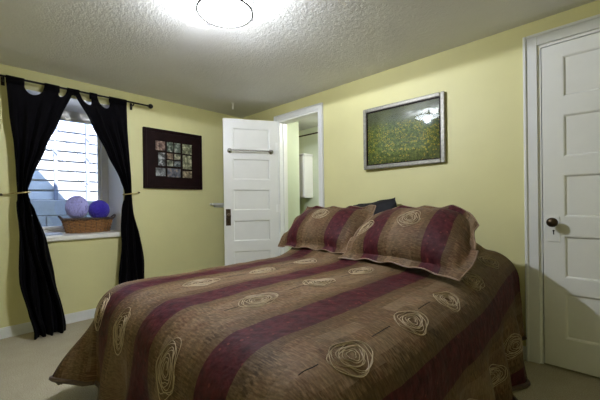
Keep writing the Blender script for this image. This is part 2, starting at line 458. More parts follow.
# open door, swung about 61 degrees out of its frame
hx, hy = -2.772, YB-.022
dv = Vector((-.483, -.876, 0)); nv = Vector((.876, -.483, 0))
def tf1(p): return Vector((hx, hy, 0)) + dv*p.x - nv*p.y + Vector((0, 0, p.z))
DW = .622
pz = [1.912-.3475*i for i in range(5)]
door1 = panel_door('door_1', DW, 2.014, [(z-.235, z) for z in pz], .102, tf1, 'white five panel door standing open with a towel bar', (hx-.15, hy-.27, 0))
box(DW-.072, DW-.018, -.004, 0, .815, 1.0, bev=.002, tf=tf1).build('lock_plate', MT['bronze'], door1)['label'] = 'dark bronze lock plate'
kn = MB(); kn.lathe([(.009, -.004), (.008, -.03), (.02, -.036), (.026, -.047), (.024, -.06), (.012, -.066), (0, -.067)], (DW-.045, 0, .925), 'y', 20, tf=tf1)
kn.build('knob', MT['bronze'], door1)['label'] = 'round dark bronze door knob'
kh = MB(); kh.quad_box(DW-.048, DW-.042, -.0055, -.004, .84, .862, tf=tf1); kh.build('keyhole', MT['black_metal'], door1)
bar = MB(); bar.tube([(.085, -.055, 1.652), (DW-.068, -.055, 1.652)], .008, 12, tf=tf1)
barobj = bar.build('towel_bar', MT['chrome'], door1); barobj['label'] = 'chrome towel bar'
for x in (.085, DW-.068):
    f = MB(); f.lathe([(.028, 0), (.028, -.006), (.022, -.012), (.012, -.016), (.011, -.05), (.014, -.055), (.013, -.068), (0, -.07)], (x, 0, 1.652), 'y', 20, tf=tf1)
    f.build('towel_bar_post', MT['chrome'], barobj)
for z in (1.72, 1.0, .25):
    g = MB(); g.tube([(-.006, -.006, z-.045), (-.006, -.006, z+.045)], .007, 10, tf=tf1); g.quad_box(0, .03, -.002, 0, z-.045, z+.045, tf=tf1)
    g.build('hinge', MT['jamb'], door1)

# closed door
d2x0, d2w = D2A+.0215, (D2B-D2A)-.043
def tf2(p): return Vector((d2x0+p.x, YB-.008+p.y, p.z))
door2 = panel_door('door_2', d2w, D2T-.0235, [(1.680, 1.931), (1.312, 1.570), (.942, 1.201), (.566, .825), (.194, .473)], .103, tf2,
                   'white five panel closed door with dark knob beside the bed', (d2x0+d2w/2, YB+.03, 0))
pl = box(.018, .083, -.004, 0, .785, .948, bev=.002, tf=tf2).build('lock_plate', MT['white'], door2); pl['label'] = 'lock plate painted white'
kn = MB(); kn.lathe([(.013, -.004), (.012, -.008), (.009, -.012), (.009, -.034), (.02, -.040), (.029, -.050), (.029, -.058), (.02, -.069), (.008, -.073), (0, -.0735)], (.050, 0, .910), 'y', 24, tf=tf2)
kn.build('knob', MT['bronze'], door2)['label'] = 'oval aged bronze door knob'
kh = MB(); kh.lathe([(.0055, -.0052), (.0055, -.004)], (.052, 0, .856), 'y', 12, tf=tf2); kh.quad_box(.0495, .0545, -.0052, -.004, .832, .856, tf=tf2)
kh.build('keyhole', MT['black_metal'], door2)

# ---------------------------------------------------------------- window in its recess
win = thing('window_1', (GX, (WX0+WX1)/2, WZ0), 'white framed basement window deep in the wall recess', 'window', kind='structure')
FB = .80
for nm, b in (('frame_side', (GX-.05, GX+.03, WX0, WX0+.07, WZ0+.045, WZ1)), ('frame_side', (GX-.05, GX+.03, WX1-.075, WX1, WZ0+.045, WZ1)),
              ('frame_head', (GX-.05, GX+.03, WX0+.07, WX1-.075, 1.955, WZ1)), ('frame_foot', (GX-.05, GX+.03, WX0+.07, WX1-.075, WZ0+.045, FB+.02))):
    box(*b, bev=.004).build(nm, MT['sill'], win)
for nm, b in (('sash_side', (GX-.03, GX+.012, WX0+.07, WX0+.095, FB+.02, 1.955)), ('sash_side', (GX-.03, GX+.012, WX1-.10, WX1-.075, FB+.02, 1.955)),
              ('sash_rail', (GX-.03, GX+.012, WX0+.095, WX1-.10, 1.93, 1.955)), ('sash_rail', (GX-.03, GX+.012, WX0+.095, WX1-.10, FB+.02, FB+.055))):
    box(*b, bev=.003).build(nm, MT['sill'], win)
box(GX-.012, GX-.008, WX0+.09, WX1-.095, FB+.05, 1.935).build('pane', MT['pane'], win)
# white lining of the recess
lin = MB()
lin.quad_box(GX+.03, XL-.001, WX0-.002, WX0+.006, WZ0+.045, WZ1); lin.quad_box(GX+.03, XL-.001, WX1-.006, WX1+.002, WZ0+.045, WZ1)
lin.quad_box(GX+.03, XL-.001, WX0, WX1, WZ1-.006, WZ1+.002)
lin.build('recess_lining', MT['enamel'], win)
sill = MB(); sill.quad_box(GX+.02, XL+.03, WX0-.02, WX1-.008, WZ0, WZ0+.045, bev=.008)
struct(sill, 'trim_3', MT['sill'], 'deep white window sill under the basket', 'window sill')

# ---------------------------------------------------------------- outside the window
struct(box(-8.5, -4.06, -3, 5, .15, .35), 'ground', MT['soil'], 'gravel bottom of the window well', 'ground')
rw = thing('retaining_wall', (-5.15, .9, .35), 'grey concrete block retaining wall outside the window', 'wall', kind='structure')
blk = None
for r in range(4):
    for c in range(9):
        y = -1.0 + c*.42 + (.21 if r % 2 else 0)
        if blk is None:
            blk = box(-5.35, -5.05, y, y+.41, .352, .352+.19, bev=.006).build('block', MT['concrete'], rw); b0 = (r, y)
        else:
            o = blk.copy(); COL.objects.link(o); o.parent = rw
            o.location = (random.uniform(-.004, .004), y-b0[1], r*.197)
box(-5.35, -5.065, -1.0, 3.0, .352, 1.138).build('mortar', MT['soil'], rw)
fn = thing('board_fence', (-5.25, .9, 1.14), 'whitewashed horizontal board fence with two posts outside the window', 'fence')
bd = None
for i in range(8):
    z = 1.142 + i*.131
    if bd is None:
        mm = box(-5.245, -5.215, -1.0, 3.0, z, z+.109, bev=.004)
        bd = mm.build('board', MT['board'], fn)
    else:
        o = bd.copy(); COL.objects.link(o); o.parent = fn; o.location = (0, 0, i*.131)
box(-5.29, -5.275, -1.0, 3.0, 1.14, 2.19).build('back_sheet', MT['board'], fn)
for y in (.435, .80, 1.155, 1.51):
    box(-5.214, -5.175, y-.02, y+.02, 1.14, 2.26, bev=.003).build('post', MT['post'], fn)
for y0 in (.55, .86, 1.10):  # thin dark rods stand in for slanted shadow lines across the boards
    t_ = MB(); t_.tube([(-5.17, y0-.15, 2.2), (-5.17, y0+.6, 1.36)], .005, 6); t_.build('shadow_rod', MT['post'], fn)
rf = MB()  # unseen gable block, added and shaped to cast the fence's diagonal shadow
prof = [(-3.3, 2.33), (-1.115, 5.2), (1.067, 2.33)]
rf.v = [(x, y, z) for x in (-4.05, 1.15) for y, z in prof]
rf.f = [(0, 1, 2), (5, 4, 3), (0, 3, 4, 1), (1, 4, 5, 2), (2, 5, 3, 0)]
struct(rf, 'roof', MT['roof'], 'gabled roof above the room', 'roof')

# ---------------------------------------------------------------- bed
BX0, BX1, BY0, BY1, BT = -2.055, -.420, .448, 2.50, .640
bed = thing('bed', (-1.26, 1.5, 0), 'double bed base and mattress under the striped comforter', 'bed')
def rbox(x0, x1, y0, y1, z0, z1, r):
    """rounded slab with soft edges"""
    m = MB(); n = 6
    def ringpts(ins, z):
        pts = []
        for cx, cy, a0 in ((x1-r, y1-r, 0), (x0+r, y1-r, 90), (x0+r, y0+r, 180), (x1-r, y0+r, 270)):
            for k in range(n+1):
                a = math.radians(a0+90*k/n); pts.append((cx+(r-ins)*math.cos(a), cy+(r-ins)*math.sin(a), z))
        return pts
    e = min(r*.6, (z1-z0)*.3)
    rings = [ringpts(e, z0), ringpts(e*.3, z0+e*.3), ringpts(0, z0+e), ringpts(0, z1-e), ringpts(e*.3, z1-e*.3), ringpts(e, z1)]
    N = len(rings[0])
    for q in rings: m.v += q
    for i in range(len(rings)-1):
        for k in range(N): m.f.append((i*N+k, i*N+(k+1) % N, (i+1)*N+(k+1) % N, (i+1)*N+k))
    m.f.append(tuple(reversed(range(N)))); m.f.append(tuple(range((len(rings)-1)*N, len(rings)*N)))
    m.smooth = True
    return m
rbox(BX0+.09, BX1-.09, BY0+.10, BY1, .36, .57, .06).build('mattress', MT['sill'], bed)
rbox(BX0+.09, BX1-.09, BY0+.09, BY1, .12, .355, .03).build('box_spring', MT['cream'], bed)
for x in (BX0+.16, BX1-.16):
    for y in (BY0+.16, BY1-.12):
        MB().lathe([(.025, 0), (.03, .02), (.03, .121)], (x, y, 0), 'z', 14).build('leg', MT['wood_dark'], bed)

RL, RR, RF = .15, .19, .17   # radii of the comforter's turn over the left, right and foot edges
def overR(t): return .88 - .22*smoothstep(2.14, 2.30, t)
OL, OF = .33, .31
def fbm(x, y, z=0.0): return noise.noise(Vector((x, y, z)))
def comf(s, t):
    """cloth point (metres across, metres along) -> position of the comforter's upper face"""
    ix0, ix1, iy0 = BX0+RL, BX1-RR, BY0+RF
    dx = (s-ix1) if s > ix1 else (s-ix0 if s < ix0 else 0.0)
    dy = (t-iy0) if t < iy0 else 0.0
    p = 3.2
    ax, ay = abs(dx), abs(dy)
    d = (ax**p + ay**p)**(1/p) if (ax or ay) else 0.0
    bx, by = min(max(s, ix0), ix1), max(t, iy0)
    # height of the top: soft crown, sleeping pillows under the cloth at the head
    crown = .018*math.cos((bx-(ix0+ix1)/2)/(ix1-ix0)*PI)
    head = .185*smoothstep(1.72, 2.32, by)*(1 - .75*smoothstep(-.82, -.50, bx))
    top = BT - .018 + crown + head + .009*fbm(bx*3.1, by*3.3, 1.7) + .004*fbm(bx*9, by*9, 4.2)
    if d == 0: return Vector((bx, by, top))
    h = math.hypot(ax, ay); nx, ny = dx/h, dy/h
    RE = math.sqrt((nx*(RR if dx > 0 else RL))**2 + (ny*RF)**2)
    cornerness = min(1.0, 2*abs(nx*ny))
    flare = (.10 if dx >= 0 else .24) + .30*cornerness*(1 if dx < 0 else .6)
    if dx > 0: flare = max(flare, .03 + .07*(1-smoothstep(2.1, 2.26, by)))
    q = RE*PI/2
    if d < q: hz, dr = RE*math.sin(d/RE), RE*(1-math.cos(d/RE))
    else:
        e = d-q; dr = RE + e*math.sqrt(1-flare*flare); hz = RE + e*flare
        per = (bx*1.0 - by*1.0) + .35*math.atan2(ny, nx)
        amp = .030*smoothstep(0, .3, e)
        hz += amp*math.sin(per*17 + 1.3*math.sin(per*5)) + amp*.9*cornerness*math.sin(math.atan2(ny, nx)*9 + .7) + .012*fbm(bx*6, by*6, d*5)*smoothstep(0, .15, e)
    return Vector((bx+nx*hz, by+ny*hz, max(top-dr, .022 + .004*math.sin(by*30))))
S0, S1, T0, T1 = BX0+RL-RL*PI/2-OL, 0.0, BY0+RF-RF*PI/2-OF, 2.495
def cloth_st(i, j):
    t = T0 + (T1-T0)*j
    s1 = BX1 - RR + overR(t)
    return S0 + (s1-S0)*i, t
STR0 = -.80                                  # centre of one maroon stripe, metres across
def cloth_uv(s, t): return (s - STR0 + STRIPE_P/2, t)
cm = MB(); cm.grid(lambda i, j: comf(*cloth_st(i, j)), 190, 190, lambda i, j: cloth_uv(*cloth_st(i, j)))
comforter = thing('comforter', (-1.26, 1.5, .3), 'brown and maroon striped comforter with embroidered roses on the bed', 'comforter')
solidify(cm.build('cloth', MT['brocade'], comforter, fix=False), .022)
# piping along the hem
hem = MB()
pts = []
for k in range(0, 141): pts.append(comf(*cloth_st(0, 1-k/140)) )
for k in range(1, 141): pts.append(comf(*cloth_st(k/140, 0)))
for k in range(1, 141): pts.append(comf(*cloth_st(1, k/140)))
hem.tube([p+Vector((0, 0, -.004)) for p in pts], .012, 6); hem.uv = None
hem.build('hem_piping', mat('hem_brown', srgb(70, 52, 40), .5, var=.15, nscale=30), comforter)
def rosette_loops(rx, ry, seed, n=6):
    rnd = random.Random(seed); pts = []
    N = 190
    for k in range(N):
        f = k/(N-1); a = 2*PI*n*f + rnd.random()*.02
        r = (.16 + .84*f)*(1 + .10*math.sin(3*a+seed) + .08*math.sin(1.7*a+2*seed) + .05*math.sin(5.3*a))
        pts.append((rx*r*math.cos(a), ry*r*math.sin(a)))
    ln = []
    for l in range(2):
        ph = rnd.random()*6
        ln.append([(rx*(.55+.4*l)*math.cos(2*PI*k/40)*(1+.12*math.sin(3*2*PI*k/40+ph)), ry*(.6+.38*l)*math.sin(2*PI*k/40)*(1+.12*math.cos(2*2*PI*k/40+ph))) for k in range(41)])
    return [pts] + ln
def add_rosette(fn, cs, ct, rx, ry, seed, parent, r=.0014):
    mb = MB()
    for loop in rosette_loops(rx, ry, seed):
        path = []
        for a, b in loop:
            s, t = cs+a, ct+b; e = .004
            p = fn(s, t); n = (fn(s+e, t)-p).cross(fn(s, t+e)-p)
            n = n.normalized() if n.length > 1e-12 else Vector((0, 0, 1))
            path.append(p + n*.0016)
        mb.tube(path, r, 4, caps=False)
    return mb.build('embroidered_rose', MT['thread'], parent, fix=False)
sd = 0
for cs, ts in ((-1.86, (.41,)), (-2.03, (.865, 1.30, 1.72)), (-1.54, (.385, .85, 1.265, 1.66)), (-1.065, (.385, .85, 1.24, 1.63)), (-.525, (.36, .755, 1.145, 1.51, 1.88, 2.22)), (-.055, (.62, 1.0, 1.42, 1.78, 2.12))):
    for ct in ts:
        sd += 1; add_rosette(comf, cs, ct, *((.060, .082) if cs > -.6 else (.068, .094)), sd, comforter)
# dark slit seams between the woven patches
for cs, spans in ((-1.066, ((.68, .745), (1.03, 1.13), (1.43, 1.53))), (-.552, ((.56, .635), (.90, 1.02), (1.25, 1.37))), (-1.55, ((1.0, 1.14), (1.42, 1.54)))):
    for a, b in spans:
        mb = MB(); mb.tube([comf(cs, a+(b-a)*k/8)-Vector((0, 0, .0004)) for k in range(9)], .0018, 4)
        mb.build('slit_seam', MT['black_pillow'], comforter)

# ---------------------------------------------------------------- pillows
def pillow_fn(c, ux, uy, un, a, b, fl, th, seed, sag=0.0, shrink=0.0):
    """(u,v) in metres from the centre -> front face position; flange outside the a x b body"""
    def body(u, v):
        x, y = min(1, abs(u)/a), min(1, abs(v)/b)
        f = max(0.0, (1-x**2.6))**.55 * max(0.0, (1-y**2.4))**.6
        wr = .010*fbm(u*7+seed, v*7, seed)*f + .006*fbm(u*19, v*15+seed, 2)*smoothstep(.55, .95, max(x, y))
        return th*f, wr
    def front(u, v):
        h, wr = body(u, v)
        ox, oy = max(0.0, abs(u)-a), max(0.0, abs(v)-b)
        wave = .010*math.sin(u*31+seed)*oy/fl + .012*math.sin(v*27+seed*2)*ox/fl
        pinch = 1 - .05*smoothstep(.5, 1.0, abs(v)/b)*smoothstep(.3, 1, abs(u)/a)
        if u > 0: pinch -= shrink*smoothstep(-.5, 1.1, v/b)
        droop = -sag*(max(0, abs(u)/a-.45))**2*(.2 + .8*smoothstep(-.4, .4, v/b))
        return c + ux*u*pinch + uy*(v*(1-.05*(1-min(1, abs(u)/a))) + droop) + un*(h + wr + wave + .004)
    def back(u, v):
        h, wr = body(u, v); f = front(u, v)
        return f - un*(2*h*.55 + h*.45 + wr + .008 - 0.0)
    return front, back
def make_pillow(name, label, c, tilt, yawd, a, b, fl, th, seed, material, uoff, roses, roll=0.0, sag=0.0, shrink=0.0, nu=64, nv=44, piping=True):
    yw = math.radians(yawd)
    ux = Vector((math.cos(yw), math.sin(yw), 0)); back_h = Vector((-math.sin(yw), math.cos(yw), 0))
    tl = math.radians(tilt)
    uy = back_h*math.cos(tl) + Vector((0, 0, math.sin(tl))); un = ux.cross(uy)
    rl = math.radians(roll); ux, uy = ux*math.cos(rl)+uy*math.sin(rl), uy*math.cos(rl)-ux*math.sin(rl)
    front, back = pillow_fn(Vector(c), ux, uy, un, a, b, fl, th, seed, sag, shrink)
    A, B = a+fl, b+fl
    root = thing(name, (c[0], c[1], c[2]-b*.6), label, 'pillow', None)
    mb = MB(); uvf = lambda i, j: ((2*i-1)*A*1.1 + uoff + STRIPE_P/2, (2*j-1)*B)
    mb.grid(lambda i, j: front((2*i-1)*A, (2*j-1)*B), nu, nv, uvf)
    mb.grid(lambda i, j: back((2*(1-i)-1)*A, (2*j-1)*B), nu, nv, lambda i, j: uvf(1-i, j))
    # close the rim
    n1 = (nu+1)*(nv+1)
    def fi(i, j): return j*(nu+1)+i
    def bi(i, j): return n1 + j*(nu+1) + (nu-i)
    for i in range(nu):
        mb.f.append((fi(i, 0), fi(i+1, 0), bi(i+1, 0), bi(i, 0))); mb.f.append((fi(i, nv), fi(i+1, nv), bi(i+1, nv), bi(i, nv)))
    for j in range(nv):
        mb.f.append((fi(0, j), fi(0, j+1), bi(0, j+1), bi(0, j))); mb.f.append((fi(nu, j), fi(nu, j+1), bi(nu, j+1), bi(nu, j)))
    mb.build('cover', material, root)
    if piping:
        rim = []
        for k in range(40): rim.append(front(-A+2*A*k/40, -B))
        for k in range(30): rim.append(front(A, -B+2*B*k/30))
        for k in range(40): rim.append(front(A-2*A*k/40, B))
        for k in range(30): rim.append(front(-A, B-2*B*k/30))
        p = MB(); p.tube([q-un*.004 for q in rim], .005, 6, closed=True)
        p.build('piping', mat('piping_tan', srgb(128, 104, 82), .5, var=.15, nscale=30), root)
    for i, (u, v) in enumerate(roses): add_rosette(front, u, v, .078, .072, seed+i, root, .0016)
    return root
make_pillow('pillow', 'left striped pillow sham nearest the open door', (-1.712, 2.070, .850), 41, -1, .352, .210, .045, .100, 3, MT['brocade'], -.22, ((-.02, .06),), roll=0)
make_pillow('pillow', 'right striped pillow sham with floppy corner nearest the closed door', (-.905, 1.955, .845), 41, -10, .400, .215, .05, .110, 8, MT['brocade'], -.27, ((-.318, -.02), (.03, .03)), sag=.34, shrink=.12)
make_pillow('pillow', 'black pillow with one corner showing behind the striped shams', (-1.45, 2.42, .935), 74, 0, .21, .125, .004, .06, 12, MT['black_pillow'], 0, (), roll=9, piping=False, nu=32, nv=28)

# ---------------------------------------------------------------- curtain rod and curtains
RX, RZ = -3.418, 2.082
rod = thing('curtain_rod', (RX, .75, RZ), 'thin black iron curtain rod with ball finials above the window', 'curtain rod')
MB().tube([(RX, .165, RZ), (RX, 1.295, RZ)], .009, 12).build('rod', MT['black_metal'], rod)
for y, sg in ((.165, -1), (1.295, 1)):
    f = MB(); f.lathe([(.0075, 0), (.012, .004*sg), (.009, .01*sg), (.018, .016*sg), (.026, .034*sg), (.019, .051*sg), (.007, .059*sg), (0, .06*sg)], (RX, y, RZ), 'y', 18)
    f.build('finial', MT['black_metal'], rod)
for y in (.205, 1.165):
    b = MB(); b.quad_box(XL, XL+.006, y-.012, y+.012, RZ-.055, RZ+.012, bev=.002)
    b.tube([(XL+.004, y, RZ-.02), (RX-.02, y, RZ-.022), (RX, y, RZ-.014), (RX+.012, y, RZ-.004)], .006, 8); b.build('bracket', MT['black_metal'], rod)

def interp(tab, z):
    for (z0, v0), (z1, v1) in zip(tab, tab[1:]):
        if z0 >= z >= z1:
            f = (z0-z)/(z0-z1); f2 = f*f*(3-2*f)*.35 + f*.65
            return tuple(p+(q-p)*f2 for p, q in zip(v0, v1))
    return tab[-1][1] if z < tab[-1][0] else tab[0][1]
def curtain(label, rows, tabs, folds, seed):
    """rows: (z, (y left, y right, x, fold depth))"""
    ztop = RZ-.012
    gaps = [(a[1], b[0]) for a, b in zip(tabs, tabs[1:])]
    zmin = rows[-1][0]
    def topz(y):
        for a, b in gaps:
            if a < y < b:
                u = (y-(a+b)/2)/((b-a)/2); return ztop - .02 - min(.075, .9*(b-a))*math.sqrt(max(0, 1-u*u))
        return ztop
    yl0, yr0 = rows[0][1][0], rows[0][1][1]
    def fn(i, j):
        yt = yl0 + (yr0-yl0)*i
        z = topz(yt) + (zmin-topz(yt))*j
        yl, yr, x, dp = interp(rows, z)
        y = yl + (yr-yl)*i
        g = smoothstep(0, .12, j)
        x += dp*math.sin(2*PI*folds*i + seed + .6*math.sin(2.2*z+seed))*g + dp*.35*math.sin(2*PI*folds*2.3*i + 2*seed + z)*g
        y += .010*math.sin(9*z + 7*i + seed)*smoothstep(.1, .4, j)*(1 if z < 1.1 else .3)
        return Vector((max(x, XL+.018), y, z))
    root = thing('curtain', (rows[-1][1][2], (rows[-1][1][0]+rows[-1][1][1])/2, zmin), label, 'curtain')
    mb = MB(); mb.grid(fn, 110, 90); solidify(mb.build('drape', MT['black_cloth'], root), .004, 0)
    for a, b in tabs:
        lp = MB(); prof = [(RX+.004, ztop-.035), (RX+.0135, ztop-.006)]
        for k in range(9):
            an = -.3 + (PI+.6)*k/8; prof.append((RX+.0125*math.cos(an), RZ+.0125*math.sin(an)))
        prof += [(RX-.0135, ztop-.006), (RX-.004, ztop-.035)]
        lp.grid(lambda i, j, a=a, b=b, prof=prof: (prof[round(j*(len(prof)-1))][0], a+(b-a)*i, prof[round(j*(len(prof)-1))][1]), 3, len(prof)-1)
        solidify(lp.build('tab', MT['black_cloth'], root), .003, 0)
    return root
curtain('left black tab top curtain tied back and trailing on the carpet',
        [(2.075, (.218, .662, RX, .010)), (1.80, (.234, .560, RX+.002, .016)), (1.55, (.258, .462, RX+.004, .020)), (1.30, (.272, .372, RX+.004, .022)), (1.19, (.278, .345, RX+.002, .018)),
         (1.14, (.279, .348, RX+.002, .018)), (1.02, (.272, .395, RX+.006, .026)), (.75, (.272, .452, RX+.02, .030)), (.45, (.285, .515, RX+.05, .034)), (.2, (.315, .545, RX+.10, .036)), (.05, (.345, .555, RX+.13, .036)), (.008, (.345, .552, RX+.14, .036))],
        [(.218, .330), (.460, .562), (.616, .662)], 3.6, .4)
curtain('right black tab top curtain tied back beside the photo collage',
        [(2.075, (.662, 1.098, RX, .010)), (1.80, (.795, 1.108, RX+.002, .016)), (1.55, (.915, 1.122, RX+.004, .020)), (1.30, (1.025, 1.126, RX+.004, .022)), (1.19, (1.066, 1.130, RX+.002, .018)),
         (1.14, (1.066, 1.132, RX+.002, .018)), (1.02, (1.045, 1.150, RX+.006, .024)), (.75, (1.020, 1.200, RX+.012, .030)), (.45, (1.005, 1.245, RX+.02, .034)), (.06, (1.0, 1.27, RX+.03, .036))],
        [(.662, .706), (.786, .845), (.945, 1.098)], 3.4, 1.9)
def tieback(label, yc, yw, yh, zc, zh):
    pts = []
    for k in range(24):
        a = 2*PI*k/24; pts.append((RX+.003+.038*math.cos(a), yc+yw*math.sin(a), zc+.006*math.sin(a)))
    root = thing('curtain_tieback', (XL+.02, yc, zc-.02), label, 'tieback')
    m = MB(); m.tube(pts, .006, 7, closed=True); m.build('loop', MT['cord'], root)
    m = MB(); m.tube([(RX-.02, yc+math.copysign(yw*.9, yh-yc), zc), ((RX+XL)/2, (yc+yh)/2+math.copysign(.012, yh-yc), (zc+zh)/2), (XL+.012, yh, zh)], .005, 7); m.build('cord', MT['cord'], root)
    m = MB(); m.lathe([(.010, 0), (.010, .004), (.004, .006), (.004, .02), (.008, .024), (0, .027)], (XL, yh, zh), 'x', 12); m.build('wall_hook', MT['bronze'], root)
tieback('cream cord tieback holding the left curtain', .312, .042, .185, 1.165, 1.15)
tieback('cream cord tieback holding the right curtain', 1.098, .042, 1.225, 1.165, 1.185)

# ---------------------------------------------------------------- ceiling lamp
LC = Vector((-1.535, 1.010, ZC))
lamp = thing('ceiling_lamp', LC, 'round glowing flush ceiling lamp with chrome ring', 'lamp')
MB().lathe([(.155, -.0005), (.158, -.006), (.152, -.012), (.09, -.02), (.0, -.021)], LC, 'z', 48).build('base_plate', MT['enamel'], lamp)
DZ = ZC-.078
dish = MB(); prof = []
for k in range(13):
    a = PI/2*k/12; prof.append((.148*math.sin(a), -.024*math.cos(a)))
prof += [(.150, .008), (.146, .008)]
for k in range(12, -1, -1):
    a = PI/2*k/12; prof.append((.142*math.sin(a), .003-.022*math.cos(a)))
dish.lathe(prof, (LC.x, LC.y, DZ), 'z', 48); dish.build('glass_dish', emis('glowing_opal_glass', (.90, .955, 1.0, 1), DISH_STRENGTH), lamp)
ring = MB(); ring.tube([(LC.x+.1515*math.cos(2*PI*k/64), LC.y+.1515*math.sin(2*PI*k/64), DZ-.001) for k in range(64)], .0062, 8, closed=True)
rg = ring.build('rim_ring', mat('satin_nickel', srgb(96, 94, 92), .45, metal=.6, var=.1), lamp)
for ang in (65, 185, 305):
    a = math.radians(ang); d = Vector((math.cos(a), math.sin(a), 0)); tg = Vector((-d.y, d.x, 0))
    def tfc(p, d=d, tg=tg): return Vector((LC.x, LC.y, 0)) + d*p.x + tg*p.y + Vector((0, 0, p.z))
    c = MB(); c.quad_box(.150, .158, -.011, .011, DZ-.016, DZ+.022, bev=.002, tf=tfc); c.quad_box(.120, .152, -.006, .006, DZ+.016, DZ+.021, tf=tfc); c.build('clip', bpy.data.materials['satin_nickel'], lamp)
    c = MB(); c.tube([tfc(Vector((.135, 0, DZ+.018))), tfc(Vector((.135, 0, ZC-.012)))], .003, 6); c.build('strut', MT['chrome'], lamp)
for i, (dx, dy) in enumerate(((.065, .02), (-.06, -.03))):
    MB().lathe([(0, -.028), (.016, -.024), (.024, -.008), (.024, .004), (.013, .022), (.012, .03)], (LC.x+dx, LC.y+dy, ZC-.046), 'z', 16).build('bulb', emis('bulb_glass_%d' % i, (1, .97, .93, 1), 6), lamp)
    pl_ = bpy.data.lights.new('bulb_light', 'POINT'); pl_.energy = BULB_WATT; pl_.color = (.93, .97, 1.0); pl_.shadow_soft_size = .02
    po = bpy.data.objects.new('bulb_light', pl_); COL.objects.link(po); po.parent = lamp; po.location = (dx*1.5, dy*1.5, -.048)

dl = bpy.data.lights.new('dish_light', 'SPOT'); dl.spot_size = PI; dl.spot_blend = .05; dl.energy = DISH_WATT; dl.color = (.90, .945, 1.08); dl.shadow_soft_size = .018
do = bpy.data.objects.new('dish_light', dl); COL.objects.link(do); do.parent = lamp; do.location = (0, 0, -.108)
rl_ = bpy.data.lights.new('rim_light', 'POINT'); rl_.energy = RIM_WATT; rl_.color = (.90, .945, 1.08); rl_.shadow_soft_size = .025
ro_ = bpy.data.objects.new('rim_light', rl_); COL.objects.link(ro_); ro_.parent = lamp; ro_.location = (0, 0, -.132)

# ---------------------------------------------------------------- pictures
pic = thing('framed_meadow_picture', (-1.241, YB, 1.346), 'silver framed picture of a yellow flower meadow above the bed', 'picture')
px0, px1, pz0, pz1, fw = -1.596, -.886, 1.346, 1.889, .034
for nm, b in (('frame_side', (px0, px0+fw, YB-.030, YB-.002, pz0, pz1)), ('frame_side', (px1-fw, px1, YB-.030, YB-.002, pz0, pz1)),
              ('frame_rail', (px0+fw, px1-fw, YB-.030, YB-.002, pz1-fw, pz1)), ('frame_rail', (px0+fw, px1-fw, YB-.030, YB-.002, pz0, pz0+fw))):
    o = box(*b, bev=.006).build(nm, MT['silver'], pic)
inn = MB()
for b in ((px0+fw, px0+fw+.006, pz0+fw, pz1-fw), (px1-fw-.006, px1-fw, pz0+fw, pz1-fw), (px0+fw, px1-fw, pz1-fw-.006, pz1-fw), (px0+fw, px1-fw, pz0+fw, pz0+fw+.006)):
    inn.quad_box(b[0], b[1], YB-.026, YB-.010, b[2], b[3])
inn.build('inner_slip', MT['wood_dark'], pic)
pr = MB(); pr.grid(lambda i, j: (px0+fw+(px1-px0-2*fw)*i, YB-.011, pz0+fw+(pz1-pz0-2*fw)*j), 4, 4, lambda i, j: ((px1-px0-2*fw)*i, (pz1-pz0-2*fw)*j))
prt = pr.build('print', MT['meadow'], pic); solidify(prt, .004)
box(px0+fw+.004, px1-fw-.004, YB-.018, YB-.0155, pz0+fw+.004, pz1-fw-.004).build('pane', MT['picture_glass'], pic)
pic.rotation_euler.z = math.radians(1.6); pic.location.y -= .011      # the picture hangs a little askew from the wall

col_ = thing('photo_collage', (XL, 1.605, 1.232), 'dark brown square photo collage frame beside the right curtain', 'picture frame')
ay0, ay1, az0, az1 = 1.272, 1.938, 1.232, 1.873
fr = MB(); fw2 = .035
fr.quad_box(XL+.002, XL+.030, ay0, ay0+fw2, az0, az1, bev=.004); fr.quad_box(XL+.002, XL+.030, ay1-fw2, ay1, az0, az1, bev=.004)
fr.quad_box(XL+.002, XL+.030, ay0+fw2, ay1-fw2, az1-fw2, az1, bev=.004); fr.quad_box(XL+.002, XL+.030, ay0+fw2, ay1-fw2, az0, az0+fw2, bev=.004)
fr.build('frame', MT['wood_dark'], col_)
box(XL+.002, XL+.020, ay0+fw2, ay1-fw2, az0+fw2, az1-fw2).build('mat_board', MT['wood_dark'], col_)
G = lambda a, b, c: srgb(a, b, c)
pal = [(G(96, 60, 52), G(150, 96, 78), G(190, 150, 120)), (G(40, 66, 50), G(86, 124, 96), G(190, 200, 180)), (G(70, 90, 70), G(130, 160, 140), G(200, 204, 190)), (G(60, 76, 36), G(150, 156, 92), G(210, 210, 150)),
       (G(40, 44, 48), G(96, 104, 104), G(196, 200, 200)), (G(90, 58, 40), G(150, 110, 66), G(186, 150, 100)), (G(50, 62, 44), G(116, 124, 82), G(190, 180, 130)), (G(60, 70, 50), G(130, 140, 104), G(180, 180, 150)),
       (G(40, 56, 70), G(80, 104, 120), G(160, 170, 170)), (G(96, 104, 60), G(150, 156, 96), G(196, 190, 140)), (G(70, 76, 84), G(130, 136, 140), G(190, 196, 200)), (G(60, 66, 92), G(110, 120, 150), G(176, 140, 96)), (G(100, 84, 46), G(160, 134, 78), G(200, 176, 120))]
ph = [(1.398, 1.500, 1.645, 1.745), (1.520, 1.592, 1.640, 1.745), (1.604, 1.672, 1.640, 1.745), (1.698, 1.808, 1.635, 1.745),
      (1.425, 1.500, 1.480, 1.622), (1.520, 1.588, 1.560, 1.622), (1.602, 1.672, 1.560, 1.622), (1.520, 1.588, 1.482, 1.545), (1.602, 1.672, 1.482, 1.545), (1.700, 1.806, 1.462, 1.618),
      (1.398, 1.500, 1.368, 1.455), (1.524, 1.672, 1.362, 1.458), (1.698, 1.808, 1.362, 1.440)]
for i, (a, b, c, d) in enumerate(ph):
    box(XL+.020, XL+.0215, a, b, c, d).build('photograph', photo_mat(i, *pal[i]), col_)

